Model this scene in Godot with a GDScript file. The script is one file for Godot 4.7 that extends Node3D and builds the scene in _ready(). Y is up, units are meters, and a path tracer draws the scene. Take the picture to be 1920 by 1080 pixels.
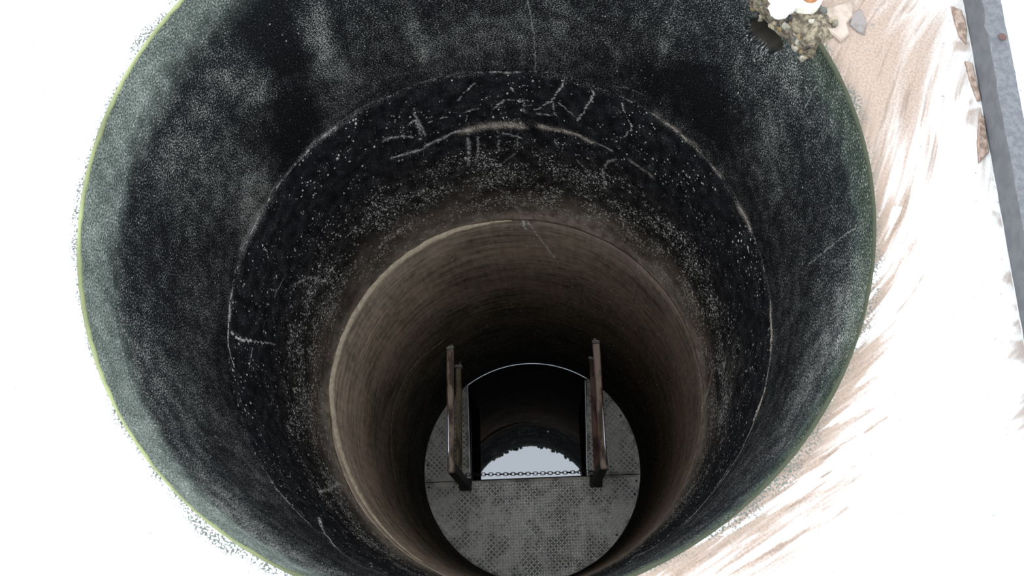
extends Node3D

# A narrow concrete shaft seen from its rim. x right, z towards the viewer's feet, y up; the ground is y = 0.
const R := 0.75            # inner radius of the shaft
const FY := -4.694         # top of the steel floor
const WY := -4.75          # water level below the hatch
const BAND := -0.125       # bottom of the mossy rim band
const JOINT := [-0.125, -0.81, -2.005, -5.0]

var rng := RandomNumberGenerator.new()
var noise_low := FastNoiseLite.new()
var noise_mid := FastNoiseLite.new()
var noise_fine := FastNoiseLite.new()
var noise_streak := FastNoiseLite.new()
var strokes := []
var blotches := []


func _ready() -> void:
	# ---- camera, sky, exposure
	var cam := Camera3D.new()
	cam.name = "camera"
	cam.fov = 35.6628
	cam.near = 0.02
	cam.transform = Transform3D(Basis(Vector3(0.998932, -0.046200, 0.000000), Vector3(0.014091, 0.304669, -0.952354), Vector3(0.043999, 0.951337, 0.304995)), Vector3(0.153238, 1.559979, 0.697263))
	add_child(cam)
	cam.current = true
	var sky_mat := ProceduralSkyMaterial.new()   # a bright overcast sky
	sky_mat.sky_top_color = Color(0.90, 0.942, 0.99)
	sky_mat.sky_horizon_color = Color(0.98, 0.985, 1.0)
	sky_mat.ground_bottom_color = Color(0.5, 0.5, 0.5)
	sky_mat.ground_horizon_color = Color(0.6, 0.6, 0.6)
	sky_mat.sky_energy_multiplier = 1.0
	var sky := Sky.new()
	sky.sky_material = sky_mat
	var env := Environment.new()
	env.background_mode = Environment.BG_SKY
	env.sky = sky
	env.tonemap_mode = Environment.TONE_MAPPER_LINEAR
	env.tonemap_exposure = 4.65
	env.sdfgi_enabled = true
	env.ssao_enabled = true
	env.ssil_enabled = true
	var we := WorldEnvironment.new()
	we.name = "sky"
	we.environment = env
	add_child(we)

	rng.seed = 71
	setup_noise()
	make_marks()
	build_shaft()
	build_ground()
	build_platform()
	build_water()
	build_guardrails()
	build_chain()
	build_rim_rubble()
	build_kerb()
	build_flecks()


# ------------------------------------------------------------------ helpers
func setup_noise() -> void:
	noise_low.seed = 11
	noise_low.frequency = 2.6
	noise_low.fractal_octaves = 3
	noise_mid.seed = 5
	noise_mid.frequency = 17.0
	noise_mid.fractal_octaves = 3
	noise_fine.seed = 23
	noise_fine.frequency = 170.0
	noise_fine.fractal_octaves = 2
	noise_fine.fractal_gain = 0.7
	noise_streak.seed = 3
	noise_streak.frequency = 1.0
	noise_streak.fractal_octaves = 4
	noise_streak.fractal_gain = 0.62


func tag(o: Node3D, label := "", category := "", group := "", kind := "") -> Node3D:
	if label:
		o.set_meta("label", label)
	if category:
		o.set_meta("category", category)
	if group:
		o.set_meta("group", group)
	if kind:
		o.set_meta("kind", kind)
	return o


func thing(called: String, at := Vector3.ZERO, parent: Node3D = self) -> Node3D:
	var o := Node3D.new()
	o.name = called
	parent.add_child(o, true)
	o.position = at
	return o


func put(called: String, mesh: Mesh, mat: Material, parent: Node3D = self, at := Transform3D()) -> MeshInstance3D:
	var o := MeshInstance3D.new()
	o.name = called
	o.mesh = mesh
	if mat:
		o.material_override = mat
	parent.add_child(o, true)
	o.transform = at
	return o


func steel(linear: Color, rough := 0.6, metal := 0.0) -> StandardMaterial3D:
	var m := StandardMaterial3D.new()
	m.albedo_color = linear.linear_to_srgb()
	m.roughness = rough
	m.metallic = metal
	return m


func speckled(linear_a: Color, linear_b: Color, freq: float, rough: float, metal: float, scale := Vector3.ONE, bump := 0.0) -> StandardMaterial3D:
	var n := FastNoiseLite.new()
	n.seed = rng.randi() % 1000
	n.frequency = freq
	n.fractal_octaves = 5
	n.fractal_gain = 0.65
	var img := n.get_seamless_image(256, 256)
	var h := img.duplicate()
	img.convert(Image.FORMAT_RGB8)
	for y in 256:
		for x in 256:
			var t := smoothstep(0.3, 0.7, img.get_pixel(x, y).r)
			img.set_pixel(x, y, linear_a.lerp(linear_b, t).linear_to_srgb())
	var m := StandardMaterial3D.new()
	m.albedo_texture = ImageTexture.create_from_image(img)
	m.uv1_triplanar = true
	m.uv1_world_triplanar = true
	m.uv1_scale = scale
	m.roughness = rough
	m.metallic = metal
	if bump > 0.0:
		m.heightmap_enabled = true
		m.heightmap_texture = ImageTexture.create_from_image(h)
		m.heightmap_scale = bump
	return m


func polar(az: float, y: float, r := R) -> Vector3:
	return Vector3(r * sin(az), y, -r * cos(az))


func grid_mesh(pts: Array, uvs: Array, flip := false, mesh: ArrayMesh = null, mat: Material = null) -> ArrayMesh:
	# rows of points joined to a smooth sheet
	var st := SurfaceTool.new()
	st.begin(Mesh.PRIMITIVE_TRIANGLES)
	var cols: int = pts[0].size()
	for i in pts.size():
		for j in cols:
			if uvs.size():
				st.set_uv(uvs[i][j])
			st.add_vertex(pts[i][j])
	for i in pts.size() - 1:
		for j in cols - 1:
			var a := i * cols + j
			var q := [a, a + 1, a + cols + 1, a, a + cols + 1, a + cols]
			if flip:
				q = [a, a + cols + 1, a + 1, a, a + cols, a + cols + 1]
			for k in q:
				st.add_index(k)
	st.generate_normals()
	if mat:
		st.set_material(mat)
	return st.commit(mesh)


func box(st: SurfaceTool, c: Vector3, s: Vector3, b := 0.003, xf := Transform3D()) -> void:
	# a box with chamfered edges
	var h := s / 2.0
	b = minf(b, minf(h.x, minf(h.y, h.z)) * 0.8)
	var pts := PackedVector3Array()
	for x in [-1, 1]:
		for y in [-1, 1]:
			for z in [-1, 1]:
				var p := Vector3(h.x * x, h.y * y, h.z * z)
				pts.append(xf * (c + p - Vector3(b * x, b * y, 0)))
				pts.append(xf * (c + p - Vector3(b * x, 0, b * z)))
				pts.append(xf * (c + p - Vector3(0, b * y, b * z)))
	hull(st, pts)


func hull(st: SurfaceTool, pts: PackedVector3Array) -> void:
	# convex hull of a few points, flat faced
	var planes := []
	var mid := Vector3.ZERO
	for p in pts:
		mid += p / pts.size()
	var n := pts.size()
	for i in n:
		for j in range(i + 1, n):
			for k in range(j + 1, n):
				var nn := (pts[j] - pts[i]).cross(pts[k] - pts[i])
				if nn.length() < 1e-12:
					continue
				nn = nn.normalized()
				var d := nn.dot(pts[i])
				if nn.dot(mid) > d:
					nn = -nn
					d = -d
				var ok := true
				for p in pts:
					if nn.dot(p) > d + 1e-5:
						ok = false
						break
				if not ok:
					continue
				var dup := false
				for q in planes:
					if (q[0] as Vector3).dot(nn) > 0.9999 and absf(q[1] - d) < 2e-5:
						dup = true
						break
				if not dup:
					planes.append([nn, d])
	for q in planes:
		var nn: Vector3 = q[0]
		var on := []
		var c := Vector3.ZERO
		for p in pts:
			if absf(nn.dot(p) - q[1]) < 2e-5:
				on.append(p)
				c += p
		c /= on.size()
		var u := ((on[0] as Vector3) - c).normalized()
		var v := nn.cross(u)
		on.sort_custom(func(a, b): return atan2((a - c).dot(v), (a - c).dot(u)) < atan2((b - c).dot(v), (b - c).dot(u)))
		for k in range(1, on.size() - 1):
			for p in [on[0], on[k + 1], on[k]]:
				st.set_normal(nn)
				st.add_vertex(p)


func begin() -> SurfaceTool:
	var st := SurfaceTool.new()
	st.begin(Mesh.PRIMITIVE_TRIANGLES)
	return st


func tube(path: Array, radius: Variant, sides := 12, closed := false) -> ArrayMesh:
	# a round bar along a path; radius is a number or one number per point
	var rows := []
	var n := path.size()
	var up := Vector3.UP
	for i in n:
		var a: Vector3 = path[(i - 1 + n) % n] if closed or i > 0 else path[i]
		var b: Vector3 = path[(i + 1) % n] if closed or i < n - 1 else path[i]
		var t := (b - a).normalized()
		var s := t.cross(up)
		if s.length() < 0.05:
			s = t.cross(Vector3.RIGHT)
		s = s.normalized()
		var w := s.cross(t).normalized()
		var row := []
		var r: float = radius[i] if radius is Array else radius
		for k in sides + 1:
			var g := TAU * k / sides
			row.append((path[i] as Vector3) + (s * cos(g) + w * sin(g)) * r)
		rows.append(row)
	if closed:
		rows.append(rows[0])
	else:
		var first := []
		var last := []
		for k in sides + 1:
			first.append(path[0])
			last.append(path[n - 1])
		rows.push_front(first)
		rows.append(last)
	return grid_mesh(rows, [], true)


func slab(outline: PackedVector2Array, top: float, thick: float, bevel := 0.002) -> ArrayMesh:
	# a flat plate cut to an outline in x and z
	var st := begin()
	if Geometry2D.is_polygon_clockwise(outline):
		outline.reverse()
	var inner: PackedVector2Array = outline
	var shrunk := Geometry2D.offset_polygon(outline, -bevel)
	var same := false
	if shrunk.size() == 1:
		inner = shrunk[0]
		same = true
	for f in [[inner if same else outline, top, true], [outline, top - thick, false]]:
		var poly: PackedVector2Array = f[0]
		var tri := Geometry2D.triangulate_polygon(poly)
		for i in range(0, tri.size(), 3):
			var abc := [poly[tri[i]], poly[tri[i + 1]], poly[tri[i + 2]]]
			var turn: float = (abc[1] - abc[0]).cross(abc[2] - abc[0])
			if (turn > 0.0) != f[2]:
				abc = [abc[0], abc[2], abc[1]]
			for p in abc:
				st.set_normal(Vector3.UP if f[2] else Vector3.DOWN)
				st.add_vertex(Vector3(p.x, f[1], p.y))
	for i in outline.size():
		var a := outline[i]
		var b := outline[(i + 1) % outline.size()]
		var nn := Vector3(b.y - a.y, 0, a.x - b.x).normalized()
		var q := [Vector3(a.x, top - (bevel if same else 0.0), a.y), Vector3(b.x, top - (bevel if same else 0.0), b.y), Vector3(b.x, top - thick, b.y), Vector3(a.x, top - thick, a.y)]
		for k in [0, 2, 1, 0, 3, 2]:
			st.set_normal(nn)
			st.add_vertex(q[k])
	if same:
		for i in inner.size():
			var a2 := inner[i]
			var b2 := inner[(i + 1) % inner.size()]
			var ca := nearest(outline, a2)
			var cb := nearest(outline, b2)
			var n2 := (Vector3(b2.y - a2.y, 0, a2.x - b2.x).normalized() + Vector3.UP).normalized()
			var q2 := [Vector3(a2.x, top, a2.y), Vector3(b2.x, top, b2.y), Vector3(cb.x, top - bevel, cb.y), Vector3(ca.x, top - bevel, ca.y)]
			for k in [0, 2, 1, 0, 3, 2]:
				st.set_normal(n2)
				st.add_vertex(q2[k])
	return st.commit()


func nearest(outline: PackedVector2Array, p: Vector2) -> Vector2:
	var best := outline[0]
	for q in outline:
		if q.distance_squared_to(p) < best.distance_squared_to(p):
			best = q
	return best


func blob(size: Vector3, seed_: int, rough := 0.25, fine := 6) -> ArrayMesh:
	# a lumpy stone
	var n := FastNoiseLite.new()
	n.seed = seed_
	n.frequency = 0.9
	var rows := []
	for i in fine + 1:
		var row := []
		var b := PI * i / fine
		for j in fine * 2 + 1:
			var a := TAU * (j % (fine * 2)) / (fine * 2)
			var d := Vector3(sin(b) * cos(a), cos(b), sin(b) * sin(a))
			row.append(d * (1.0 + rough * n.get_noise_3dv(d * 1.4)) * size / 2.0)
		rows.append(row)
	return grid_mesh(rows, [], true)


# ------------------------------------------------------------------ the shaft
func stroke(width: float, strength: float, kind: int, p: Array) -> void:
	strokes.append([width, strength, kind, p])


func blotch(az: float, y: float, rx: float, ry: float, s: float) -> void:
	blotches.append([az, y, rx, ry, s])


func make_marks() -> void:
	# lime lines, scratches and patches found on the wall, with painted sheen among them: width, strength, kind, then azimuth and height along the line
	stroke(0.0400, 0.95, 1, [-11.5, -1.158, -6.2, -1.151, 0.8, -1.144, 5.5, -1.167])
	stroke(0.0280, 0.95, 1, [9.0, -1.151, 16.0, -1.151, 23.3, -1.167])
	stroke(0.0150, 0.85, 0, [-30.5, -1.174, -22.4, -1.204, -17.0, -1.182, -11.4, -1.147])
	stroke(0.0093, 0.60, 0, [-30.6, -1.035, -26.5, -1.061, -21.7, -1.140])
	stroke(0.0081, 0.60, 0, [23.3, -1.167, 29.3, -1.164])
	stroke(0.0195, 0.35, 1, [34.0, -1.173, 38.1, -1.182, 41.5, -1.181])
	stroke(0.0114, 0.45, 0, [-9.5, -1.184, -10.2, -1.322, -11.3, -1.434])
	stroke(0.0083, 0.40, 0, [-7.1, -1.213, -7.9, -1.333, -9.0, -1.415])
	stroke(0.0083, 0.35, 0, [-1.7, -1.227, -2.4, -1.349])
	stroke(0.0066, 0.35, 0, [3.3, -1.209, 3.1, -1.331])
	stroke(0.0099, 0.60, 0, [-0.8, -1.201, 5.3, -1.254])
	stroke(0.0077, 0.50, 0, [-23.8, -1.018, -21.5, -1.005, -21.4, -1.116])
	stroke(0.0075, 0.50, 0, [-21.5, -0.946, -20.6, -1.049, -20.5, -1.125])
	stroke(0.0078, 0.50, 0, [-19.2, -1.044, -13.6, -1.042])
	stroke(0.0077, 0.45, 0, [-2.1, -1.040, 0.8, -0.980, 6.6, -0.985])
	stroke(0.0076, 0.45, 0, [5.1, -0.988, 5.8, -1.063])
	stroke(0.0062, 0.50, 0, [8.4, -1.043, 12.6, -0.959, 15.8, -0.822])
	stroke(0.0060, 0.40, 0, [12.6, -0.949, 13.5, -1.059])
	stroke(0.0060, 0.35, 0, [13.9, -0.960, 18.7, -1.041])
	stroke(0.0062, 0.50, 0, [19.0, -1.060, 21.2, -0.946, 22.9, -0.835])
	stroke(0.0057, 0.45, 0, [29.6, -0.841, 33.3, -0.967, 31.3, -1.047])
	stroke(0.0094, 0.50, 0, [8.9, -1.063, 13.0, -1.061])
	stroke(0.0036, 0.60, 0, [7.6, -0.453, 8.4, -0.522, 8.9, -0.676, 8.9, -0.795])
	stroke(0.0060, 0.40, 0, [-10.4, -0.955, -5.7, -0.866])
	stroke(0.0062, 0.40, 0, [-9.0, -1.038, -5.8, -1.025])
	stroke(0.0084, 0.60, 0, [-10.2, -0.803, -4.1, -0.808, 2.1, -0.817, 8.3, -0.803])
	stroke(0.0056, 0.50, 0, [8.3, -0.803, 15.8, -0.801, 22.4, -0.808])
	stroke(0.0074, 0.55, 0, [-6.4, -1.566, -5.3, -1.654, -1.5, -1.725])
	stroke(0.0078, 0.40, 0, [-1.5, -1.725, 2.0, -1.926, 3.4, -2.108])
	stroke(0.0060, 0.30, 0, [0.2, -1.786, 5.9, -2.103, 13.1, -2.447])
	stroke(0.0054, 0.35, 0, [-2.7, -1.459, 2.5, -1.365])
	stroke(0.0091, 0.45, 0, [28.5, -1.493, 27.1, -1.371, 27.9, -1.274, 30.4, -1.210])
	stroke(0.0052, 0.35, 0, [19.2, -1.343, 24.9, -1.433])
	stroke(0.0066, 0.35, 0, [12.9, -1.227, 14.7, -1.311])
	stroke(0.0084, 0.50, 0, [-71.7, -1.274, -67.1, -1.371, -63.9, -1.535])
	stroke(0.0085, 0.75, 0, [-93.7, -0.831, -93.9, -0.903, -92.2, -1.014])
	stroke(0.0046, 0.40, 0, [-92.2, -1.014, -88.6, -1.234])
	stroke(0.0057, 0.50, 0, [-84.9, -0.813, -91.5, -0.810, -97.3, -0.814, -101.4, -0.847])
	stroke(0.0046, 0.40, 0, [-93.5, -1.027, -99.0, -0.983])
	stroke(0.0049, 0.35, 0, [-72.1, -1.174, -78.5, -1.149])
	stroke(0.0104, 0.60, 0, [-126.1, -1.362, -123.7, -1.572, -120.0, -1.784, -120.1, -1.895, -123.8, -1.883])
	stroke(0.0093, 0.60, 0, [-136.6, -1.032, -140.9, -0.919])
	stroke(0.0074, 0.50, 0, [-140.9, -0.919, -149.2, -0.766, -153.4, -0.707, -159.0, -0.775])
	stroke(0.0180, 0.55, 1, [88.7, -1.469, 90.9, -1.542])
	stroke(0.0118, 0.40, 1, [87.0, -1.752, 91.4, -1.867, 94.8, -2.027])
	stroke(0.0020, 0.30, 0, [93.9, -0.096, 92.4, -0.252, 91.0, -0.436])
	stroke(0.0071, 0.50, 0, [114.3, -0.840, 111.2, -0.815])
	stroke(0.0030, 0.35, 0, [-104.4, -0.098, -105.6, -0.105])
	stroke(0.0055, 0.40, 0, [35.1, -0.739, 31.0, -0.742, 27.2, -0.766])
	stroke(0.0090, 0.25, 0, [-105.3, -3.454, -89.9, -3.405, -74.8, -3.328, -60.3, -3.303, -39.3, -3.410])
	stroke(0.0074, 0.25, 0, [-106.5, -2.566, -94.4, -2.465, -83.1, -2.470, -69.2, -2.584])
	stroke(0.0059, 0.40, 0, [139.8, -0.905, 135.7, -0.826, 123.7, -0.881])
	stroke(0.0064, 0.35, 0, [154.9, -1.131, 149.4, -0.968, 144.4, -0.811])
	stroke(0.0026, 0.30, 0, [156.4, 0.105, 149.7, -0.028])
	stroke(0.0031, 0.30, 0, [69.7, -0.202, 69.6, -0.094])
	blotch(-35.3, -0.365, 0.055, 0.100, 0.50)
	blotch(-35.6, -0.501, 0.037, 0.085, 0.50)
	blotch(-51.4, -0.412, 0.045, 0.082, 0.45)
	blotch(-60.7, -0.698, 0.056, 0.104, 0.55)
	blotch(-68.2, -0.736, 0.070, 0.108, 0.60)
	blotch(-16.5, -0.535, 0.032, 0.094, 0.45)
	blotch(-15.0, -0.663, 0.038, 0.067, 0.35)
	blotch(26.9, -0.587, 0.038, 0.079, 0.25)
	blotch(66.2, -0.384, 0.052, 0.104, 0.35)
	blotch(36.6, -0.487, 0.022, 0.052, 0.40)
	blotch(-54.7, -0.301, 0.027, 0.042, 0.25)
	blotch(-32.3, -0.646, 0.038, 0.066, 0.20)
	blotch(9.7, -0.673, 0.108, 0.112, 0.20)
	blotch(-3.1, -0.653, 0.091, 0.106, 0.15)
	blotch(15.5, -0.547, 0.089, 0.152, 0.15)
	blotch(62.9, -0.141, 0.061, 0.104, 0.20)
	blotch(-81.1, -0.939, 0.144, 0.255, 0.05)
	blotch(-66.9, -0.445, 0.145, 0.229, 0.12)
	blotch(-8.5, -1.533, 0.139, 0.170, 0.25)
	blotch(-31.6, -1.536, 0.153, 0.253, 0.25)
	blotch(-70.0, -1.507, 0.142, 0.282, 0.25)
	blotch(-99.0, -1.824, 0.203, 0.249, 0.20)
	blotch(91.6, -1.405, 0.098, 0.202, 0.40)
	blotch(105.2, -1.531, 0.150, 0.371, 0.35)
	blotch(26.2, -1.547, 0.145, 0.236, 0.20)
	blotch(-43.6, -0.216, 0.075, 0.122, -0.60)
	blotch(-42.1, -0.408, 0.045, 0.081, -0.60)
	blotch(-46.2, -0.631, 0.061, 0.108, -0.70)
	blotch(46.8, -0.542, 0.096, 0.189, -0.50)
	blotch(37.0, -0.655, 0.079, 0.128, -0.40)
	blotch(-52.2, -0.722, 0.098, 0.167, -0.50)
	blotch(53.8, -0.588, 0.070, 0.156, -0.25)
	blotch(-30.7, -0.429, 0.033, 0.082, -0.30)

	blotch(106.0, -0.13, 0.10, 0.13, 0.40)  # pale patches that paint in the sheen of the wall, right then left
	blotch(114.0, -0.27, 0.11, 0.16, 0.34)
	blotch(-146.0, -0.22, 0.25, 0.14, 0.38)
	blotch(-118.0, -0.30, 0.20, 0.12, 0.15)
	# the crack at the first joint, stretch by stretch
	for s in [[-77, -69, 0.026, 0.75], [-69, -58, 0.012, 0.55], [-58, -50, 0.008, 0.35], [-50, -40, 0.016, 0.75], [-40, -28, 0.007, 0.45], [-28, -10, 0.006, 0.5], [22, 38, 0.005, 0.25], [38, 51, 0.015, 0.85], [51, 56, 0.006, 0.3], [56, 60, 0.016, 0.85], [60, 66, 0.004, 0.45], [66, 73, 0.024, 0.9], [73, 82, 0.006, 0.45], [82, 90, 0.005, 0.5], [90, 100, 0.011, 0.6], [100, 108, 0.005, 0.5], [108, 114, 0.012, 0.7], [114, 126, 0.005, 0.35], [126, 141, 0.006, 0.55], [-92, -77, 0.007, 0.4], [-140, -126, 0.005, 0.25]]:
		var p := []
		var n := int(absf(s[1] - s[0]) / 2.5) + 1
		for i in n + 1:
			var a: float = lerpf(s[0], s[1], float(i) / n)
			p.append(a)
			p.append(-0.806 + 0.010 * noise_mid.get_noise_2d(a * 0.02, 7.0) - (0.025 if absf(a) > 88 else 0.0) * 0.6)
		stroke(s[2] * 1.5, s[3] * 1.5, 1 if s[0] > 30 else 0, p)


func wall_r(az: float, y: float) -> float:
	# the slightly uneven inner face; a piece is broken out below the rubble on the right
	var s := az * R
	var d := 0.004 * noise_low.get_noise_2d(s, y) + 0.0012 * noise_mid.get_noise_2d(s, y)
	var da := angle_difference(az, deg_to_rad(56.0)) * R / 0.046
	var dy := (y + 0.155 + 0.35 * angle_difference(az, deg_to_rad(56.5)) * R) / 0.042
	d += 0.110 * smoothstep(1.25, 0.55, sqrt(da * da + dy * dy))
	return R + d


func base_tone(az: float, y: float, out: Array) -> void:
	pass


func paint_wall(a0: float, a1: float, y0: float, y1: float, w: int, h: int) -> Array:
	# colour and relief of a stretch of wall, unrolled: bitumen black, moss below the rim, lime specks, brown lower down
	var lime := PackedFloat32Array()
	lime.resize(w * h)
	var pink := PackedFloat32Array()
	pink.resize(w * h)
	var da := (a1 - a0) / w
	var dy := (y1 - y0) / h
	var mx := deg_to_rad(da) * R
	var my := absf(dy)
	for s in strokes:
		var p: Array = s[3]
		for k in range(0, p.size() - 2, 2):
			var lo: float = minf(p[k], p[k + 2])
			var hi: float = maxf(p[k], p[k + 2])
			if hi < a0 - 4 or lo > a1 + 4 or maxf(p[k + 1], p[k + 3]) < y1 - 0.05 or minf(p[k + 1], p[k + 3]) > y0 + 0.05:
				continue
			var length := Vector2(deg_to_rad(p[k + 2] - p[k]) * R, p[k + 3] - p[k + 1]).length()
			var steps := int(length / 0.0012) + 1
			var wid: float = s[0]
			for i in steps:
				var t := float(i) / steps
				var pa: float = lerpf(p[k], p[k + 2], t)
				var py: float = lerpf(p[k + 1], p[k + 3], t)
				var sa := deg_to_rad(pa) * R
				var lump := 0.60 + 1.1 * noise_mid.get_noise_2d(sa * 3.0 + wid * 90.0, py * 3.0)
				if lump < 0.32 and wid < 0.014:
					continue
				pa += rad_to_deg((0.5 * wid + 0.003) * noise_mid.get_noise_2d(sa * 2.0 + 50.0, py * 2.0) / R)
				py += (0.5 * wid + 0.003) * noise_mid.get_noise_2d(sa * 2.0, py * 2.0 + 80.0)
				var reach := wid * 0.5 * clampf(lump + 0.40, 0.2, 2.0)
				var dots := int(2 + wid * 650)
				for d in dots:
					var off := rng.randfn(0.0, 0.62) * reach
					var offy := rng.randfn(0.0, 0.62) * reach
					var x := int((pa + rad_to_deg(off / R) - a0) / da)
					var y := int((py + offy - y0) / dy)
					if x >= 0 and x < w and y >= 0 and y < h:
						var q := y * w + x
						lime[q] = minf(1.0, lime[q] + s[1] * 1.3 * clampf(lump + 0.3, 0.15, 1.3) * rng.randf_range(0.3, 1.0))
						pink[q] = 1.0 if s[2] == 1 else pink[q]
	# loose specks, many between the first and the second joint
	var area := deg_to_rad(a1 - a0) * R * absf(y1 - y0)
	for i in int(area * 22000):
		var pa := rng.randf_range(a0, a1)
		var py := rng.randf_range(y1, y0)
		var dens := 0.10 + 0.75 * smoothstep(-1.25, -1.5, py) * smoothstep(-1.98, -1.75, py) - 0.07 * smoothstep(-0.85, -0.8, py)
		if py < -2.0:
			dens = 0.05
		dens *= clampf(0.55 + 1.5 * noise_low.get_noise_2d(deg_to_rad(pa) * R * 1.7, py * 1.7 + 40.0), 0.05, 1.6)
		if rng.randf() > dens:
			continue
		var size := rng.randf_range(0.0006, 0.0009 + (0.0026 if py < -0.81 else 0.0010) * rng.randf())
		var long := rng.randf_range(1.0, 2.2)
		var cx := (pa - a0) / da
		var cy := (py - y0) / dy
		var rx := maxf(size / mx, 0.55)
		var ry := maxf(size * long / my, 0.55)
		var v := rng.randf_range(0.3, 1.0)
		for y in range(maxi(0, int(cy - ry)), mini(h, int(cy + ry) + 1)):
			for x in range(maxi(0, int(cx - rx)), mini(w, int(cx + rx) + 1)):
				if pow((x + 0.5 - cx) / rx, 2) + pow((y + 0.5 - cy) / ry, 2) <= 1.3:
					lime[y * w + x] = maxf(lime[y * w + x], v)
	var near_blotches := blotches.filter(func(b): return b[0] > a0 - 20 and b[0] < a1 + 20 and b[1] > y1 - 0.4 and b[1] < y0 + 0.4)
	var col := PackedByteArray()
	col.resize(w * h * 3)
	var hei := PackedByteArray()
	hei.resize(w * h)
	# colours are linear, from the top of the shaft down; the lowest tones paint in the deep shade
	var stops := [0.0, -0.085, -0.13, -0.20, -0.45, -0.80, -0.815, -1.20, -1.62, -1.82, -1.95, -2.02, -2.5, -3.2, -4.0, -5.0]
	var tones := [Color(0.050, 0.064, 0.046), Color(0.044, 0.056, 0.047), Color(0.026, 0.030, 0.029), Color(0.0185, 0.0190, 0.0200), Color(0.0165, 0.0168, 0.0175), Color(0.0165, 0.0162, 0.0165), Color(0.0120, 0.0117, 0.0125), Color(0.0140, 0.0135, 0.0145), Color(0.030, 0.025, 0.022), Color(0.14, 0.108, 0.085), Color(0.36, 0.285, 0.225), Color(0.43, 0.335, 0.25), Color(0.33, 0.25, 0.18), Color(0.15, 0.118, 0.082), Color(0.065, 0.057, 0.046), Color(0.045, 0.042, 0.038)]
	var lit_moss := Color(0.140, 0.164, 0.140)
	var limec := Color(0.80, 0.76, 0.67)
	var pinkc := Color(0.78, 0.64, 0.51)
	for y in h:
		var yy := y0 + dy * (y + 0.5)
		for x in w:
			var q := y * w + x
			var az := a0 + da * (x + 0.5)
			var s := deg_to_rad(az) * R
			var low := noise_low.get_noise_2d(s, yy)
			var mid := noise_mid.get_noise_2d(s, yy * 0.8)
			var fine := noise_fine.get_noise_2d(s, yy)
			var run := noise_streak.get_noise_2d(s * 30.0, yy * 3.2 + low)     # downward runs
			var round_ := noise_streak.get_noise_2d(s * 1.6 + 9.0, yy * 26.0)   # marks that run round the wall
			var wob := yy + 0.05 * low + 0.018 * mid
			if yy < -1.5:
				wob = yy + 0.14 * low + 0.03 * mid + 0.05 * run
			if yy > -0.21:
				wob = yy + 0.022 * low + 0.012 * mid
			var k := 0
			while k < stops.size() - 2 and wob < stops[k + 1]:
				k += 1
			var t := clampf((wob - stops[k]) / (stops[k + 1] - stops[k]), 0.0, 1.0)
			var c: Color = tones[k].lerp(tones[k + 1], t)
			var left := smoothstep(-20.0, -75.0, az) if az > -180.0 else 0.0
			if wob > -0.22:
				# moss painted paler on the left for the brighter light there
				c = c.lerp(lit_moss, left * smoothstep(-0.20, -0.06, wob) * 0.95)
			if yy > -0.83:
				var mott := 0.30 * low + 0.34 * mid + 0.14 * run - 0.03
				for b in near_blotches:
					var ex: float = deg_to_rad(az - b[0]) * R / b[2]
					var ey: float = (yy - b[1]) / b[3]
					var e := ex * ex + ey * ey
					if e < 4.0:
						mott += b[4] * exp(-e * 1.1) * 1.15
				mott = clampf(mott, -0.5, 0.9)
				var grit := smoothstep(0.30 - mott * 0.85, 0.62 - mott * 0.55, fine * 1.1 + (rng.randf() - 0.5) * 0.42)
				c = c.lerp(Color(0.24, 0.232, 0.20), grit * 0.70)
				c = c * clampf(0.74 + mott * 0.75 + fine * 0.9, 0.25, 2.2)
			elif yy > -2.0:
				var mott2 := 0.10 * low + 0.25 * mid
				for b in near_blotches:
					var ex2: float = deg_to_rad(az - b[0]) * R / b[2]
					var ey2: float = (yy - b[1]) / b[3]
					var e2 := ex2 * ex2 + ey2 * ey2
					if e2 < 4.0:
						mott2 += b[4] * exp(-e2 * 1.1)
				var grit2 := smoothstep(0.42, 0.80, fine + mott2 * 0.9)
				c = c.lerp(Color(0.30, 0.28, 0.25), grit2 * 0.55)
				c = c * clampf(1.0 + 0.6 * mid + 0.4 * run + fine * 0.35, 0.35, 2.0)
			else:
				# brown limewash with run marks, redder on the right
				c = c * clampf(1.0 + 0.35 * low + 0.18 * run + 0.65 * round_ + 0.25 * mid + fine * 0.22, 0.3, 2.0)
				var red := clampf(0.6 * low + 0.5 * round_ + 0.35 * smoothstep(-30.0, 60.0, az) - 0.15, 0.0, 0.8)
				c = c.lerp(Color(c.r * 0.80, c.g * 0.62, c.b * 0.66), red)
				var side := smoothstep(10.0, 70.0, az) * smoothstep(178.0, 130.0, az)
				c = c * (1.0 - 0.30 * side + 0.75 * smoothstep(0.0, -70.0, az))  # one-sided light painted in: left brighter, right darker
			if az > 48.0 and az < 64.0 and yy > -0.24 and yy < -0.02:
				# the broken-out pocket gets a plain dark brown, without lime
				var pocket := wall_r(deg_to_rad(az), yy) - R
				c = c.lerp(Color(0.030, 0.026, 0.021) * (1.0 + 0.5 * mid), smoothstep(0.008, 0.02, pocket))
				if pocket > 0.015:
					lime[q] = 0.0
			if yy > -0.006:
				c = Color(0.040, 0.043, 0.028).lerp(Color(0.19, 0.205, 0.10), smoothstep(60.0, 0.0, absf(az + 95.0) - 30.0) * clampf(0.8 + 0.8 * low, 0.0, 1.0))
			var l := lime[q] if yy < -0.006 else 0.0
			if l > 0.0:
				var lc := limec.lerp(pinkc, pink[q])
				if yy > -0.83:
					lc = lc * 0.50
				c = c.lerp(lc, minf(l, 0.95))
			for ch in 3:
				var v: float = c[ch]
				col[q * 3 + ch] = int(clampf((1.055 * pow(maxf(v, 0.0), 0.41667) - 0.055 if v > 0.0031308 else v * 12.92) * 255.0 + rng.randf(), 0.0, 255.0))
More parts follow.
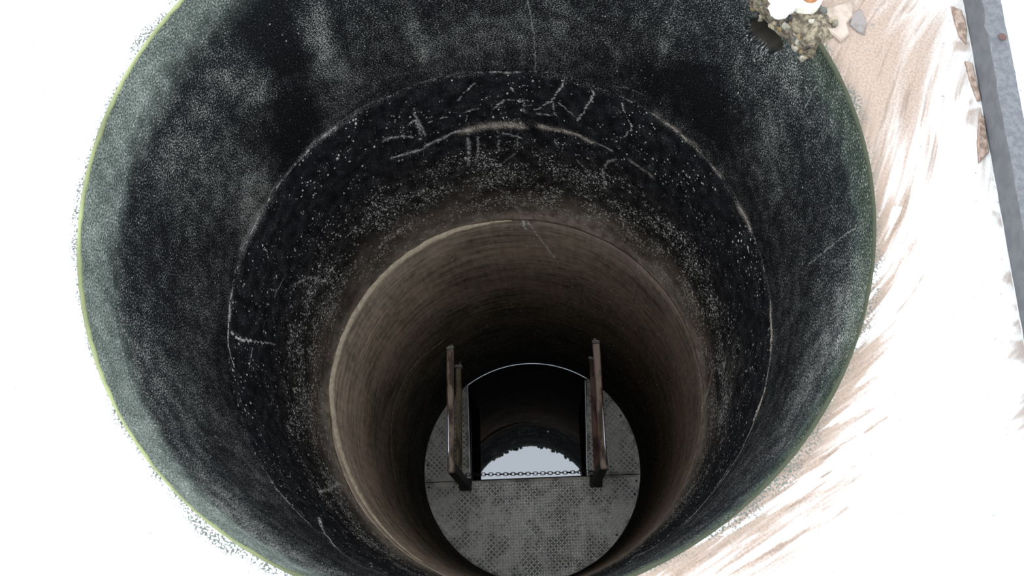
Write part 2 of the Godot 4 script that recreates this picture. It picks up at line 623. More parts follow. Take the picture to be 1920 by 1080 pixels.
			hei[q] = int(clampf(120.0 + 60.0 * fine + 30.0 * mid + 70.0 * l, 0.0, 255.0))
	return [Image.create_from_data(w, h, false, Image.FORMAT_RGB8, col), Image.create_from_data(w, h, false, Image.FORMAT_L8, hei)]


func wall_material(a0: float, a1: float, y0: float, y1: float, w: int, h: int, rough := 0.82) -> StandardMaterial3D:
	var im := paint_wall(a0, a1, y0, y1, w, h)
	var m := StandardMaterial3D.new()
	m.albedo_texture = ImageTexture.create_from_image(im[0])
	m.heightmap_enabled = true
	m.heightmap_texture = ImageTexture.create_from_image(im[1])
	m.heightmap_scale = 0.12
	m.roughness = rough
	m.metallic_specular = 0.06
	m.texture_repeat = false
	return m


func ring_half(a0: float, a1: float, y0: float, y1: float, rows: int, cols: int, mesh: ArrayMesh, mat: Material, lip: bool) -> ArrayMesh:
	# the inner face of a ring of the shaft, with the edges broken at the joints or rounded over at the rim
	var pts := []
	var uvs := []
	var list := []
	if lip:
		for k in 7:
			var g := PI / 2 * k / 6.0
			list.append([0.004 * (1.0 - sin(g)), -0.004 * (1.0 - cos(g)), 0.0])
		list.push_front([0.0082, 0.0, 0.0])
		y0 = -0.004
	else:
		list.append([0.003, y0 + 0.0, 0.0])
		list.append([0.0, y0 - 0.003, 0.0])
	for i in range(1, rows + 1):
		var y := lerpf(y0, y1, float(i) / rows)
		list.append([0.0, y if i < rows or lip else y1 + 0.003, 0.0])
	if not lip:
		list.append([0.003, y1, 0.0])
	for row in list:
		var pr := []
		var ur := []
		for j in cols + 1:
			var az := deg_to_rad(lerpf(a0, a1, float(j) / cols))
			var r: float = wall_r(az, row[1]) + row[0]
			if row[0] > 0.0081:
				r = R + 0.0058
			elif lip and row[1] > -0.02:
				r += 0.002 * noise_mid.get_noise_2d(az * R * 1.2, 3.0)
			pr.append(polar(az, row[1], r))
			ur.append(Vector2(float(j) / cols, 0.0))
		pts.append(pr)
		uvs.append(ur)
	var top: float = 0.0 if lip else y0
	for i in pts.size():
		for j in cols + 1:
			uvs[i][j].y = clampf((list[i][1] - top) / (y1 - top), 0.002, 0.998)
	return grid_mesh(pts, uvs, false, mesh, mat)


func build_shaft() -> void:
	var shaft := thing("wall_shaft")
	tag(shaft, "round concrete shaft wall, black above and brown towards the floor", "", "", "structure")
	var shell := speckled(Color(0.3, 0.29, 0.27), Color(0.4, 0.39, 0.37), 0.02, 0.9, 0.0, Vector3.ONE)
	# the mossy rim band, cast with the ground slab
	var rim := ArrayMesh.new()
	for half in [[-90.0, 90.0], [90.0, 270.0]]:
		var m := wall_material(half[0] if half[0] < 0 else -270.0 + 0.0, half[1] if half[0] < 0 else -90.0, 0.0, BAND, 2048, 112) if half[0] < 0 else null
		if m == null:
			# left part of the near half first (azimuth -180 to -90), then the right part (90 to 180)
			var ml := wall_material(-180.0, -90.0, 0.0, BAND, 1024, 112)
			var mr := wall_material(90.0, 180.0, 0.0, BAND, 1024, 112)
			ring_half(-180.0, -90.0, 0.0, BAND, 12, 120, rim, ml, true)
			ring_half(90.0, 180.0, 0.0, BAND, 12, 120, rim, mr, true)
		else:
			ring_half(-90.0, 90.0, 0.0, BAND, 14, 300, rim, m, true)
	put("rim_band", rim, null, shaft).set_meta("label", "mossy green band and lip at the top of the shaft")
	var sizes := [[2048, 860, 1024, 512], [2048, 860, 1024, 512], [1024, 768, 768, 640]]
	for n in 3:
		var y0: float = JOINT[n]
		var y1: float = JOINT[n + 1]
		var mesh := ArrayMesh.new()
		var rows := [64, 40, 50]
		var sz: Array = sizes[n]
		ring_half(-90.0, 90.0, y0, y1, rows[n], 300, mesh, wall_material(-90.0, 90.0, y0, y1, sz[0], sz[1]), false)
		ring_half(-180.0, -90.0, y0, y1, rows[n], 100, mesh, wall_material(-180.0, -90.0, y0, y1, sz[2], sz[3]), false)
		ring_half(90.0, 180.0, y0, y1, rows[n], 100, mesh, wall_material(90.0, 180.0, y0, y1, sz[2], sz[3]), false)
		# the outer shell gives the ring its thickness
		var outer := []
		for v in [[0.14, y0 - 0.001], [0.14, y1 + 0.001]]:
			var row := []
			for j in 97:
				row.append(polar(TAU * j / 96.0, v[1], R + v[0]))
			outer.append(row)
		grid_mesh(outer, [], true, mesh, shell)
		put("concrete_ring", mesh, null, shaft)
	# a bead of pale mortar squeezed out of the second joint, on the left and far side
	var path := []
	var rad := []
	var mort := speckled(Color(0.44, 0.34, 0.235), Color(0.64, 0.51, 0.36), 0.02, 0.85, 0.0, Vector3.ONE * 6.0, 0.3)
	for i in 91:
		var az := lerpf(-150.0, -1.0, i / 90.0)
		var y := -1.99 - 0.014 * smoothstep(-30.0, -5.0, az) - 0.15 * smoothstep(-85.0, -125.0, az) + 0.01 * noise_low.get_noise_2d(az * 0.05, 2.0)
		path.append(polar(deg_to_rad(az), y, wall_r(deg_to_rad(az), y) - 0.001))
		rad.append(0.0150 * smoothstep(-152.0, -100.0, az) * (1.0 - 0.75 * smoothstep(-25.0, -1.0, az)) * (1.0 + 0.35 * noise_mid.get_noise_2d(az * 0.02, 9.0)) + 0.0015 * smoothstep(-1.0, -12.0, az) + 0.0003)
	put("mortar_bead", tube(path, rad, 8), mort, shaft).set_meta("label", "pale mortar bead along the second joint")


# ------------------------------------------------------------------ the ground
func build_ground() -> void:
	var x0 := -1.30
	var z0 := -0.85
	var w := 2048
	var h := 1400
	var px := 2.6 / w
	var col := PackedByteArray()
	col.resize(w * h * 3)
	var hei := PackedByteArray()
	hei.resize(w * h)
	var white := Color(0.47, 0.455, 0.43)
	var pink_tone := Color(0.222, 0.165, 0.128)
	var brown := Color(0.125, 0.088, 0.064)
	for j in h:
		var z := z0 + px * (j + 0.5)
		for i in w:
			var x := x0 + px * (i + 0.5)
			var q := j * w + i
			var r := sqrt(x * x + z * z)
			var d := r - R
			var c := white
			var fine := 0.0
			if d > 0.0 and d < 0.5 and x > -1.25 and x < 1.25 and z > -0.8 and z < 0.85:
				fine = noise_fine.get_noise_2d(x, z)
				var low := noise_low.get_noise_2d(x + 5.0, z)
				if x > 0.2:
					# pinkish wash, streaked towards the lower left; its strokes turn with the slab
					var ang := lerpf(0.95, 0.55, smoothstep(-0.35, 0.45, z))
					var u := x * cos(ang) - z * sin(ang)
					var v := x * sin(ang) + z * cos(ang)
					var st := noise_streak.get_noise_2d(u * 2.2 + 3.0, v * 26.0)
					var st2 := noise_streak.get_noise_2d(u * 5.0 + 13.0, v * 70.0)
					var reach := lerpf(0.27, 0.10, smoothstep(-0.36, -0.02, z)) + 0.025 * smoothstep(0.2, 0.5, z)
					reach *= smoothstep(0.15, 0.45, x)
					var wash := smoothstep(reach * 1.5, reach * 0.45, d + st * 0.13 + low * 0.05)
					if z > 0.05:
						wash *= smoothstep(-0.30, 0.15, st + 0.7 * st2 + 0.35 * smoothstep(0.06, 0.0, d))
					wash = maxf(wash, 0.9 * smoothstep(0.12, 0.45, st + 0.35 * low) * smoothstep(0.30, 0.18, d) * smoothstep(0.12, -0.1, z))
					c = white.lerp(pink_tone, wash)
					c = c.lerp(brown, smoothstep(0.22, 0.55, st2 + 0.4 * st) * 0.6 * wash)
					c = c.lerp(brown, 0.7 * smoothstep(0.05, 0.0, d + 0.02 * st2) * smoothstep(-0.1, 0.1, st2 + fine * 0.4 + 0.1) * smoothstep(0.3, 0.6, x))
					c = c * (1.0 + 0.30 * fine * wash)
					if x > 0.80 and x < 0.976:
						# rusty traces along the foot of the kerb
						c = c.lerp(brown * 1.5, 0.75 * smoothstep(0.05, 0.0, 0.978 - x + 0.05 * st) * smoothstep(0.1, 0.4, noise_mid.get_noise_2d(x * 0.4, z * 0.7) + 0.15))
				# grit along the lip
				var fringe := smoothstep(0.044, 0.0, d + 0.03 * low)
				var g := smoothstep(0.36 - 0.48 * fringe, 0.56 - 0.38 * fringe, fine + 0.3 * noise_mid.get_noise_2d(x, z))
				c = c.lerp(Color(0.070, 0.075, 0.064), g * minf(1.0, 1.25 * fringe))
				var sp := noise_mid.get_noise_2d(x * 2.0 + 30.0, z * 2.0)
				if sp > 0.58 and fine > 0.12:
					c = c.lerp(Color(0.10, 0.10, 0.11), 0.7)
			for ch in 3:
				col[q * 3 + ch] = int(clampf((1.055 * pow(maxf(c[ch], 0.003), 0.41667) - 0.055) * 255.0 + rng.randf(), 0.0, 255.0))
			hei[q] = int(clampf(128.0 + 70.0 * fine, 0.0, 255.0))
	var m := StandardMaterial3D.new()
	m.albedo_texture = ImageTexture.create_from_image(Image.create_from_data(w, h, false, Image.FORMAT_RGB8, col))
	m.heightmap_enabled = true
	m.heightmap_texture = ImageTexture.create_from_image(Image.create_from_data(w, h, false, Image.FORMAT_L8, hei))
	m.heightmap_scale = 0.15
	m.roughness = 0.9
	m.metallic_specular = 0.3
	m.texture_repeat = false
	var pts := []
	var uvs := []
	for r in [R + 0.0055, R + 0.03, R + 0.05, R + 0.09, R + 0.15, R + 0.22, R + 0.32, R + 0.45, R + 0.7, 2.2, 4.0, 4.0, R + 0.14]:
		var row := []
		var ur := []
		var y := 0.0
		if pts.size() >= 11:
			y = -0.122
		for k in 241:
			var p := polar(TAU * k / 240.0, y, r)
			row.append(p)
			ur.append(Vector2((p.x - x0) / 2.6, (p.z - z0) / (px * h)))
		pts.append(row)
		uvs.append(ur)
	tag(put("ground_slab", grid_mesh(pts, uvs, true), m), "sunlit pale concrete slab round the shaft mouth, pinkish streaked wash at right", "", "", "structure")


# ------------------------------------------------------------------ the steel floor
const HOLE := [Vector2(-0.423, 0.083), Vector2(0.380, 0.055), Vector2(0.382, -0.618), Vector2(-0.451, -0.599)]   # near left, near right, far right, far left


func arc(a0: float, a1: float, r: float) -> Array:
	var o := []
	var n := int(absf(a1 - a0) / 3.0) + 2
	for i in n + 1:
		var a := deg_to_rad(lerpf(a0, a1, float(i) / n))
		o.append(Vector2(r * sin(a), -r * cos(a)))
	return o


func build_platform() -> void:
	var floor_ := thing("floor")
	tag(floor_, "round floor of worn steel tread plates at the foot of the shaft", "", "", "structure")
	var r := R - 0.006
	var grime := speckled(Color(0.22, 0.195, 0.16), Color(0.56, 0.50, 0.42), 0.012, 0.55, 0.6, Vector3.ONE * 1.5, 0.05)
	var worn := speckled(Color(0.80, 0.77, 0.71), Color(0.97, 0.94, 0.88), 0.015, 0.40, 0.8, Vector3.ONE * 2.0)
	var slope: float = (HOLE[1].y - HOLE[0].y) / (HOLE[1].x - HOLE[0].x)
	var at := func(x: float) -> float: return HOLE[0].y + slope * (x - HOLE[0].x)
	# where the seam meets the wall
	var xr: float = 0.742
	var xl: float = -0.739
	var ar: float = rad_to_deg(atan2(xr, -at.call(xr)))
	var al: float = rad_to_deg(atan2(xl, -at.call(xl)))
	var front := PackedVector2Array(arc(ar, 360.0 + al, r))
	var lx: float = atan2(HOLE[3].x, -HOLE[3].y)
	var rx: float = atan2(HOLE[2].x, -HOLE[2].y)
	var left := PackedVector2Array([Vector2(HOLE[0].x, HOLE[0].y - 0.003)] + arc(al + 0.25, rad_to_deg(lx), r))
	var right := PackedVector2Array(arc(rad_to_deg(rx), ar - 0.25, r) + [Vector2(HOLE[1].x, HOLE[1].y - 0.003)])
	var lozenge := begin()
	hull(lozenge, PackedVector3Array([Vector3(-0.0150, 0, 0), Vector3(0.0150, 0, 0), Vector3(-0.008, 0, 0.0036), Vector3(0.008, 0, 0.0036), Vector3(-0.008, 0, -0.0036), Vector3(0.008, 0, -0.0036), Vector3(-0.008, 0.0024, 0.0), Vector3(0.008, 0.0024, 0.0), Vector3(0.0, 0.0026, 0.002), Vector3(0.0, 0.0026, -0.002)]))
	var loz := lozenge.commit()
	loz.surface_set_material(0, worn)
	for pl in [front, left, right]:
		var poly: PackedVector2Array = pl
		var plate := put("floor_plate", slab(poly, FY, 0.010, 0.0015), grime, floor_)
		var keep := Geometry2D.offset_polygon(poly if not Geometry2D.is_polygon_clockwise(poly) else reversed(poly), -0.012)
		var spots := []
		var pitch := 0.0190
		for i in range(-40, 41):
			for j in range(-40, 41):
				var p := Vector2(i * pitch, j * pitch).rotated(-0.035)
				if keep.size() and Geometry2D.is_point_in_polygon(p, keep[0]):
					spots.append(Transform3D(Basis(Vector3.UP, PI / 4 * (1 if (i + j) % 2 == 0 else -1) + 0.035), Vector3(p.x, FY, p.y)))
		var mm := MultiMesh.new()
		mm.transform_format = MultiMesh.TRANSFORM_3D
		mm.mesh = loz
		mm.instance_count = spots.size()
		for k in spots.size():
			mm.set_instance_transform(k, spots[k])
		var tr := MultiMeshInstance3D.new()
		tr.name = "tread_pattern"
		tr.multimesh = mm
		tr.set_meta("kind", "stuff")
		plate.add_child(tr, true)
	# angles along the sides of the hatch, their edges worn bright
	var bright := steel(Color(0.55, 0.55, 0.54), 0.35, 0.9)
	for side in [[HOLE[0], HOLE[3]], [HOLE[1], HOLE[2]]]:
		var a := Vector3(side[0].x, FY - 0.002, side[0].y)
		var b := Vector3(side[1].x, FY - 0.002, side[1].y)
		var st := begin()
		var mid := (a + b) / 2
		var xf := Transform3D(Basis.looking_at(b - a), mid)
		box(st, Vector3.ZERO, Vector3(0.006, 0.012, a.distance_to(b) - 0.01), 0.0012, xf)
		put("hatch_edge", st.commit(), bright, floor_)
	# bearer under the near edge of the hatch
	var st2 := begin()
	var a2 := Vector3(HOLE[0].x, FY - 0.026, HOLE[0].y + 0.012)
	var b2 := Vector3(HOLE[1].x, FY - 0.026, HOLE[1].y + 0.012)
	box(st2, Vector3.ZERO, Vector3(0.04, 0.03, a2.distance_to(b2)), 0.003, Transform3D(Basis.looking_at(b2 - a2), (a2 + b2) / 2))
	put("floor_bearer", st2.commit(), steel(Color(0.03, 0.028, 0.026), 0.6, 0.3), floor_)
	# the ring on the wall that carries the plates, bright where the hatch lays it bare
	var ring := []
	for k in 120:
		ring.append(polar(TAU * k / 120.0, FY - 0.016, R - 0.007))
	put("support_ring", tube(ring, 0.0050, 8, true), steel(Color(0.85, 0.86, 0.86), 0.28, 1.0), floor_)
	# bolts near the wall
	var bolt := begin()
	var hex := PackedVector3Array()
	for k in 6:
		hex.append(Vector3(0.009 * cos(TAU * k / 6), 0, 0.009 * sin(TAU * k / 6)))
		hex.append(Vector3(0.008 * cos(TAU * k / 6), 0.007, 0.008 * sin(TAU * k / 6)))
	hull(bolt, hex)
	var bm := bolt.commit()
	var dark := steel(Color(0.02, 0.018, 0.016), 0.6, 0.2)
	for az in [-88.0, -100.0, 97.0, 128.0, 104.0, 60.0]:
		put("bolt", bm, dark, floor_, Transform3D(Basis(), polar(deg_to_rad(az), FY, R - 0.03)))


func reversed(p: PackedVector2Array) -> PackedVector2Array:
	var q := p.duplicate()
	q.reverse()
	return q


func build_water() -> void:
	var m := StandardMaterial3D.new()
	m.albedo_color = Color(0.12, 0.12, 0.12).linear_to_srgb()
	m.metallic = 1.0
	m.roughness = 0.015
	var pts := []
	for v in [[0.0, 0.0], [0.3, 0.0], [R - 0.020, 0.0], [R - 0.0125, 0.0], [R - 0.012, -0.0005], [R - 0.012, -0.2], [0.0, -0.2]]:
		var row := []
		for k in 97:
			row.append(polar(TAU * k / 96.0, v[1], v[0]))
		pts.append(row)
	var o := put("water", grid_mesh(pts, [], true), m)
	o.transform = Transform3D(Basis.from_euler(Vector3(deg_to_rad(WATER_X), 0, deg_to_rad(WATER_Z))), Vector3(0, WY, 0))
	tag(o, "still black water under the hatch, mirroring the bright mouth of the shaft", "water", "", "stuff")


const WATER_X := 0.32
const WATER_Z := -0.72


# ------------------------------------------------------------------ guardrails and chain
func build_guardrails() -> void:
	var rust := speckled(Color(0.15, 0.095, 0.065), Color(0.62, 0.45, 0.34), 0.02, 0.7, 0.15, Vector3(2, 2, 0.7), 0.2)
	var olive := speckled(Color(0.10, 0.075, 0.04), Color(0.38, 0.28, 0.17), 0.02, 0.75, 0.1, Vector3(2, 2, 0.7), 0.2)
	var red := speckled(Color(0.10, 0.045, 0.035), Color(0.36, 0.19, 0.14), 0.02, 0.75, 0.1, Vector3(2, 2, 0.7), 0.2)
	var black := speckled(Color(0.012, 0.010, 0.009), Color(0.05, 0.036, 0.028), 0.02, 0.6, 0.2, Vector3.ONE * 2.0, 0.1)
	var shine := steel(Color(0.95, 0.94, 0.95), 0.30, 1.0)
	var zinc := speckled(Color(0.16, 0.14, 0.11), Color(0.38, 0.34, 0.28), 0.03, 0.6, 0.3, Vector3.ONE * 3.0)
	# x at the near and far end of the top rail, the mid rail and the post
	for side in [
		{"s": -1.0, "near": Vector3(-0.432, FY + 1.1, 0.146), "far": Vector3(-0.452, FY + 1.1, -0.575), "mid_near": Vector3(-0.436, FY + 0.62, 0.10), "mid_far": Vector3(-0.452, FY + 0.62, -0.570), "post": Vector3(-0.455, FY, 0.108), "mid_mat": olive, "label": "left rusty guardrail beside the hatch, brown top rail with olive mid rail"},
		{"s": 1.0, "near": Vector3(0.436, FY + 1.1, 0.130), "far": Vector3(0.412, FY + 1.1, -0.600), "mid_near": Vector3(0.418, FY + 0.62, 0.09), "mid_far": Vector3(0.408, FY + 0.62, -0.615), "post": Vector3(0.440, FY, 0.088), "mid_mat": red, "label": "right rusty guardrail beside the hatch, dark top rail with reddish mid rail"},
	]:
		var g := thing("guardrail", side.post)
		tag(g, side.label, "guardrail", "guardrails of the hatch")
		var o: Vector3 = side.post
		var near: Vector3 = side.near - o
		var far: Vector3 = side.far - o
		var st := begin()
		box(st, Vector3.ZERO, Vector3(0.042, 0.042, near.distance_to(far)), 0.007, Transform3D(Basis.looking_at(far - near), (near + far) / 2))
		put("top_rail", st.commit(), rust, g)
		# a bright metal bead added on the worn top rail to draw its highlight
		var a := near.lerp(far, 0.03)
		var b := near.lerp(far, 0.62)
		var edge := Vector3(side.s * 0.013, 0.019, 0)
		put("worn_highlight", tube([a + edge, a.lerp(b, 0.3) + edge, a.lerp(b, 0.7) + edge, b + edge], [0.004, 0.006, 0.005, 0.002], 10), shine, g)
		var m0: Vector3 = side.mid_near - o
		var m1: Vector3 = side.mid_far - o
		st = begin()
		box(st, Vector3.ZERO, Vector3(0.036, 0.036, m0.distance_to(m1)), 0.004, Transform3D(Basis.looking_at(m1 - m0), (m0 + m1) / 2))
		put("mid_rail", st.commit(), side.mid_mat, g)
		# post leaning a little, with a foot plate
		st = begin()
		var top := near + Vector3(0, -0.018, -0.03)
		var n := PackedVector3Array()
		for c in [Vector2(-1, -1), Vector2(1, -1), Vector2(1, 1), Vector2(-1, 1)]:
			n.append(Vector3(c.x * 0.026, 0.0, c.y * 0.026))
			n.append(top + Vector3(c.x * 0.024, 0.0, c.y * 0.024))
		hull(st, n)
		put("post", st.commit(), black, g)
		st = begin()
		box(st, Vector3(0, 0.006, 0), Vector3(0.085, 0.012, 0.085), 0.003)
		put("foot_plate", st.commit(), black, g)
		# the far ends are fixed to the wall by short angle brackets
		for e in [far, m1]:
			st = begin()
			box(st, e + Vector3(0, 0.002, -0.010), Vector3(0.048, 0.050, 0.020), 0.002)
			box(st, e + Vector3(-side.s * 0.008, 0.0, -0.025), Vector3(0.012, 0.044, 0.040), 0.002)
			put("wall_bracket", st.commit(), zinc, g)


func link_mesh(long: float, wide: float, wire: float) -> ArrayMesh:
	var p := []
	var straight := long - wide
	for k in 8:
		var g := -PI / 2 + PI * k / 7.0
		p.append(Vector3(straight / 2 + cos(g) * wide / 2, 0, sin(g) * wide / 2))
	for k in 8:
		var g := PI / 2 + PI * k / 7.0
		p.append(Vector3(-straight / 2 + cos(g) * wide / 2, 0, sin(g) * wide / 2))
	return tube(p, wire, 7, true)


func build_chain() -> void:
	var from := Vector3(-0.428, FY + 0.235, 0.064)
	var to := Vector3(0.412, FY + 0.235, 0.048)
	var chain := thing("safety_chain", (from + to) / 2)
	tag(chain, "dark steel link chain hung low across the near edge of the hatch", "chain")
	var m := speckled(Color(0.018, 0.016, 0.015), Color(0.06, 0.05, 0.042), 0.03, 0.5, 0.5, Vector3.ONE * 4.0)
	var lm := link_mesh(0.034, 0.020, 0.0027)
	var n := 34
	for i in n:
		var t := (i + 0.5) / n
		var at := from.lerp(to, t) + Vector3(0, -0.035 * 4.0 * t * (1.0 - t), 0)
		var slope := -0.035 * 4.0 * (1.0 - 2.0 * t)
		var dir := (to - from + Vector3(0, slope, 0)).normalized()
		var side := dir.cross(Vector3.UP).normalized()
		var up := side.cross(dir)
		var b := Basis(dir, up, side)
		var twist := (PI / 2 if i % 2 else 0.0) + 0.25 * sin(i * 0.37)
		b = b.rotated(dir, twist)
		put("link", lm, m, chain, Transform3D(b, at - chain.position))
	for e in [[from, -1.0], [to, 1.0]]:
		var p: Vector3 = e[0] - chain.position
		put("end_hook", tube([p, p + Vector3(e[1] * 0.002, 0.002, 0.006), p + Vector3(e[1] * 0.003, 0.003, 0.012 if e[1] < 0 else 0.008)], 0.0035, 8), m, chain)


# ------------------------------------------------------------------ broken rim, far right
func build_rim_rubble() -> void:
	var t := thing("broken_concrete", polar(deg_to_rad(58.0), -0.02, R + 0.01))
	tag(t, "lump of broken ochre concrete with bare pebbles on the shaft rim, upper right", "concrete lump")
	var o := t.position
	var mortar := speckled(Color(0.030, 0.022, 0.012), Color(0.20, 0.16, 0.105), 0.05, 0.9, 0.0, Vector3.ONE * 5.0, 0.5)
	var n := FastNoiseLite.new()
	n.seed = 4
	n.frequency = 28.0
	n.fractal_octaves = 4
	var rows := []
	for i in 15:
		var row := []
		for j in 25:
			var az := deg_to_rad(lerpf(50.5, 67.5, j / 24.0))
			var v := i / 14.0
			var edge := smoothstep(0.0, 0.12, v) * smoothstep(1.0, 0.86, v) * smoothstep(0.0, 0.10, j / 24.0) * smoothstep(1.0, 0.85, j / 24.0)
			var y := lerpf(0.0, -0.105 + 0.05 * smoothstep(58.0, 69.0, lerpf(50.5, 67.5, j / 24.0)), clampf(v * 1.5 - 0.5, 0.0, 1.0))
			var r := R + lerpf(0.055, 0.0, clampf(v * 3.0, 0.0, 1.0))
			var k := n.get_noise_3d(r * sin(az), y, r * cos(az))
			var bump := (0.016 + 0.016 * k) * edge - 0.006 * (1.0 - edge)
			if v < 0.34:
				row.append(polar(az, y + bump, r))
			else:
				row.append(polar(az, y + 0.3 * bump, r - bump))
		rows.append(row)
	for i in rows.size():
		for j in 25:
			rows[i][j] -= o
	put("mortar", grid_mesh(rows, [], false), mortar, t)
	var tones := [Color(0.20, 0.165, 0.105), Color(0.11, 0.095, 0.065), Color(0.025, 0.022, 0.02), Color(0.16, 0.11, 0.045), Color(0.26, 0.23, 0.18), Color(0.06, 0.06, 0.05)]
	var mats := []
	for c in tones:
		mats.append(steel(c, 0.75))
	var shapes := []
	for k in 5:
		shapes.append(blob(Vector3(1.0, 0.75, 0.85), 40 + k, 0.7, 5))
	for k in 70:
		var az := deg_to_rad(rng.randf_range(51.0, 66.0))
		var y := rng.randf_range(-0.100, 0.012)
		var r := R - 0.010
		if y > -0.01:
			r = R + rng.randf_range(0.0, 0.05)
			y = 0.014
		elif az > deg_to_rad(60.0):
			y *= 0.6
		var s := rng.randf_range(0.010, 0.024)
		put("pebble", shapes[k % 5], mats[(k * 7 + k / 6) % 6], t, Transform3D(Basis.from_euler(Vector3(rng.randf() * 6, rng.randf() * 6, rng.randf() * 6)).scaled(Vector3.ONE * s), polar(az, y, r) - o))
	# white lime lump and the rusty stub beside it
	var lump := thing("lime_lump", Vector3(0.634, 0.0, -0.405) - o, t)
	lump.set_meta("label", "smooth white lime lump")
	var lime := speckled(Color(0.55, 0.53, 0.50), Color(0.72, 0.71, 0.69), 0.02, 0.8, 0.0, Vector3.ONE * 4.0, 0.1)
	put("body", blob(Vector3(0.085, 0.050, 0.075), 8, 0.35, 12), lime, lump, Transform3D(Basis(Vector3.UP, 0.5), Vector3(0, 0.012, 0)))
	put("nodule", blob(Vector3(0.045, 0.035, 0.040), 9, 0.4, 9), lime, lump, Transform3D(Basis(), Vector3(-0.018, 0.010, 0.030)))
	var stub := thing("pipe_stub", Vector3(0.668, 0.003, -0.384))
	tag(stub, "short capped stub with a rusty orange top at the upper right rim", "pipe stub")
	var prof := [[0.0, 0.0], [0.024, 0.0], [0.026, 0.004], [0.026, 0.030], [0.023, 0.034], [0.017, 0.034], [0.015, 0.028], [0.0, 0.027]]
	var rr := []
	for v in prof.slice(0, 6):
		var row := []
		for k in 33:
			row.append(Vector3(v[0] * cos(TAU * k / 32), v[1], v[0] * sin(TAU * k / 32)))
		rr.append(row)
	put("collar", grid_mesh(rr, [], false), speckled(Color(0.40, 0.37, 0.28), Color(0.62, 0.60, 0.52), 0.03, 0.7, 0.0, Vector3.ONE * 6.0), stub)
	rr = []
	for v in prof.slice(5, 8):
		var row := []
		for k in 33:
			row.append(Vector3(v[0] * cos(TAU * k / 32), v[1], v[0] * sin(TAU * k / 32)))
		rr.append(row)
	put("rusty_core", grid_mesh(rr, [], false), speckled(Color(0.16, 0.055, 0.015), Color(0.30, 0.13, 0.05), 0.04, 0.9, 0.0, Vector3.ONE * 6.0), stub)
	# a flake of pinkish screed lifting beside it, and the grey scar where a piece is gone
	var pinkm := speckled(Color(0.19, 0.145, 0.11), Color(0.28, 0.22, 0.175), 0.02, 0.9, 0.0, Vector3.ONE * 2.0, 0.2)
	var flake := thing("screed_flake", Vector3(0.70, 0.0, -0.345))
	tag(flake, "raised pinkish screed flake between the rusty stub and the crack", "screed flake")
	put("flake", slab(PackedVector2Array([Vector2(-0.03, -0.025), Vector2(0.02, -0.035), Vector2(0.062, -0.05), Vector2(0.058, -0.012), Vector2(0.044, 0.004), Vector2(0.047, 0.028), Vector2(0.028, 0.046), Vector2(0.018, 0.033), Vector2(0.004, 0.02)]), 0.007, 0.010, 0.003), pinkm, flake)
	var scar := thing("mortar_scar", Vector3(0.765, 0.0, -0.345))
	tag(scar, "grey mortar scar just right of the pinkish screed flake", "mortar scar")
	put("patch", slab(PackedVector2Array([Vector2(-0.008, -0.02), Vector2(0.012, -0.03), Vector2(0.018, 0.0), Vector2(0.012, 0.03), Vector2(-0.002, 0.022), Vector2(-0.015, 0.006)]), 0.004, 0.006, 0.002), speckled(Color(0.105, 0.085, 0.075), Color(0.15, 0.125, 0.112), 0.02, 0.9, 0.0, Vector3.ONE * 3.0, 0.2), scar)
	# stones lying along the far rim, above the frame; the water mirrors them
	var st := begin()
	for k in 26:
		var az := deg_to_rad(-38.0 + 3.1 * k + rng.randf_range(-1.2, 1.2))
		var s := rng.randf_range(0.028, 0.062)
		st.append_from(shapes[k % 5], 0, Transform3D(Basis.from_euler(Vector3(rng.randf() * 6, rng.randf() * 6, rng.randf() * 6)).scaled(Vector3.ONE * s), polar(az, s * 0.3, R + rng.randf_range(-0.012, 0.03))))
	var stones := put("rim_stones", st.commit(), steel(Color(0.16, 0.15, 0.14), 0.9))
	tag(stones, "row of small dark stones along the far rim, mirrored in the water", "stones", "", "stuff")


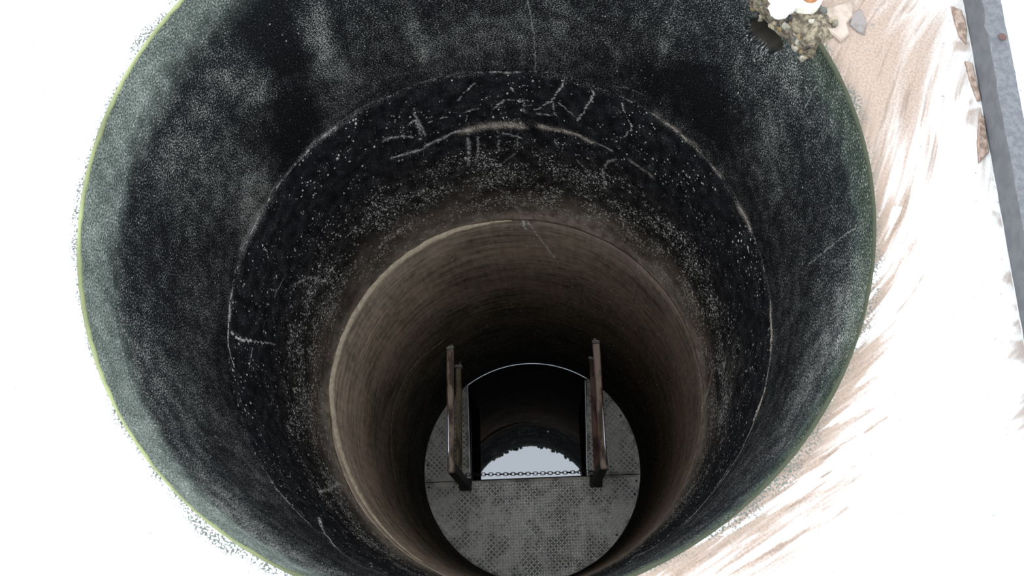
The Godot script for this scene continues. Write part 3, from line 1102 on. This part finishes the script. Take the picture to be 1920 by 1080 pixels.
# ------------------------------------------------------------------ the kerb at the right
func build_kerb() -> void:
	var top := speckled(Color(0.066, 0.066, 0.069), Color(0.092, 0.091, 0.093), 0.05, 0.85, 0.0, Vector3.ONE * 5.0, 0.3)
	var kerb := thing("kerb", Vector3(1.0, 0.0, 0.0))
	tag(kerb, "grey concrete kerb bar on the pale slab at the far right", "kerb")
	# cross-section drawn out along z, with a chipped upper edge
	var n := FastNoiseLite.new()
	n.seed = 77
	n.frequency = 20.0
	n.fractal_octaves = 4
	var rows := []
	var prof := [[-0.022, -0.002], [-0.022, 0.028], [-0.021, 0.052], [-0.0195, 0.0585], [-0.008, 0.0595], [0.008, 0.0595], [0.018, 0.058], [0.021, 0.053], [0.022, 0.028], [0.022, -0.002]]
	var steps := 150
	for i in steps + 1:
		var z := lerpf(-1.3, 1.3, float(i) / steps)
		var row := []
		var slump := smoothstep(-0.17, -0.24, z + 0.02 * n.get_noise_1d(z * 2.0))
		for p in prof:
			var k := n.get_noise_3d(p[0] * 2.0, p[1] * 2.0, z)
			var chip := smoothstep(0.25, 0.5, n.get_noise_2d(z * 0.7, p[0] * 4.0 + 9.0)) if p[1] > 0.05 else 0.0
			var q := Vector3(p[0] + 0.0012 * k, p[1] - 0.0025 * chip + 0.0015 * k, z)
			if slump > 0.0 and p[0] < -0.005 and p[1] > 0.02:
				q.x += 0.004 * slump * (1.0 + k)   # mortar smeared over the edge
				q.y -= 0.006 * slump
			if p[1] < 0.0:
				q.y = -0.002
			row.append(q)
		rows.append(row)
	# the faces are parts of their own, so that the long edges stay crisp
	var side := speckled(Color(0.058, 0.058, 0.061), Color(0.074, 0.073, 0.075), 0.03, 0.8, 0.0, Vector3.ONE * 3.0, 0.1)
	for f in [["left_face", 0, 4, side], ["top_face", 3, 7, top], ["right_face", 6, 10, top]]:
		var strip := []
		for row in rows:
			strip.append((row as Array).slice(f[1], f[2]))
		put(f[0].replace("left_", "side_").replace("right_", "side_"), grid_mesh(strip, [], true), f[3], kerb)
	var hole := []
	for v in [[0.0, 0.0], [0.006, 0.0], [0.0075, 0.0022], [0.0055, 0.003], [0.0, 0.0012]]:
		var row := []
		for k in 17:
			row.append(Vector3(v[0] * cos(TAU * k / 16), v[1], v[0] * sin(TAU * k / 16)))
		hole.append(row)
	put("rusty_nail_head", grid_mesh(hole, [], false), steel(Color(0.06, 0.025, 0.02), 0.8), kerb, Transform3D(Basis(), Vector3(0.006, 0.0595, -0.265)))
	# brown flakes against the foot of the kerb
	var rustm := speckled(Color(0.13, 0.085, 0.06), Color(0.24, 0.175, 0.135), 0.03, 0.9, 0.0, Vector3.ONE * 5.0, 0.3)
	var spots := [
		[Vector3(0.962, 0, -0.325), PackedVector2Array([Vector2(-0.010, -0.05), Vector2(0.008, -0.04), Vector2(0.012, 0.0), Vector2(0.006, 0.035), Vector2(-0.004, 0.02), Vector2(-0.008, -0.01)]), "jagged brown flake at the top end of the kerb foot"],
		[Vector3(0.967, 0, -0.205), PackedVector2Array([Vector2(-0.007, -0.045), Vector2(0.006, -0.04), Vector2(0.010, 0.04), Vector2(0.003, 0.042), Vector2(-0.004, 0.0)]), "narrow brown flake at the kerb foot, middle of the three"],
		[Vector3(0.966, 0, -0.085), PackedVector2Array([Vector2(0.004, -0.055), Vector2(0.011, -0.04), Vector2(0.008, 0.03), Vector2(-0.014, 0.052), Vector2(-0.010, 0.01)]), "pointed brown flake at the kerb foot, lowest of the three"],
	]
	for s in spots:
		tag(put("rust_flake", slab(s[1], 0.006, 0.008, 0.002), rustm, self, Transform3D(Basis(), s[0])), s[2], "flake", "brown flakes along the kerb")


func build_flecks() -> void:
	var white := steel(Color(0.85, 0.85, 0.83), 0.4)
	var spots := [[Vector2(0.115, -0.262), 0.013, "single white fleck afloat on the black water in mid hatch"]]
	for s in spots:
		tag(put("floating_fleck", blob(Vector3(1, 0.8, 1) * s[1], 3, 0.3, 8), white, self, Transform3D(Basis(), Vector3(s[0].x, WY + 0.006, s[0].y))), s[2], "fleck")
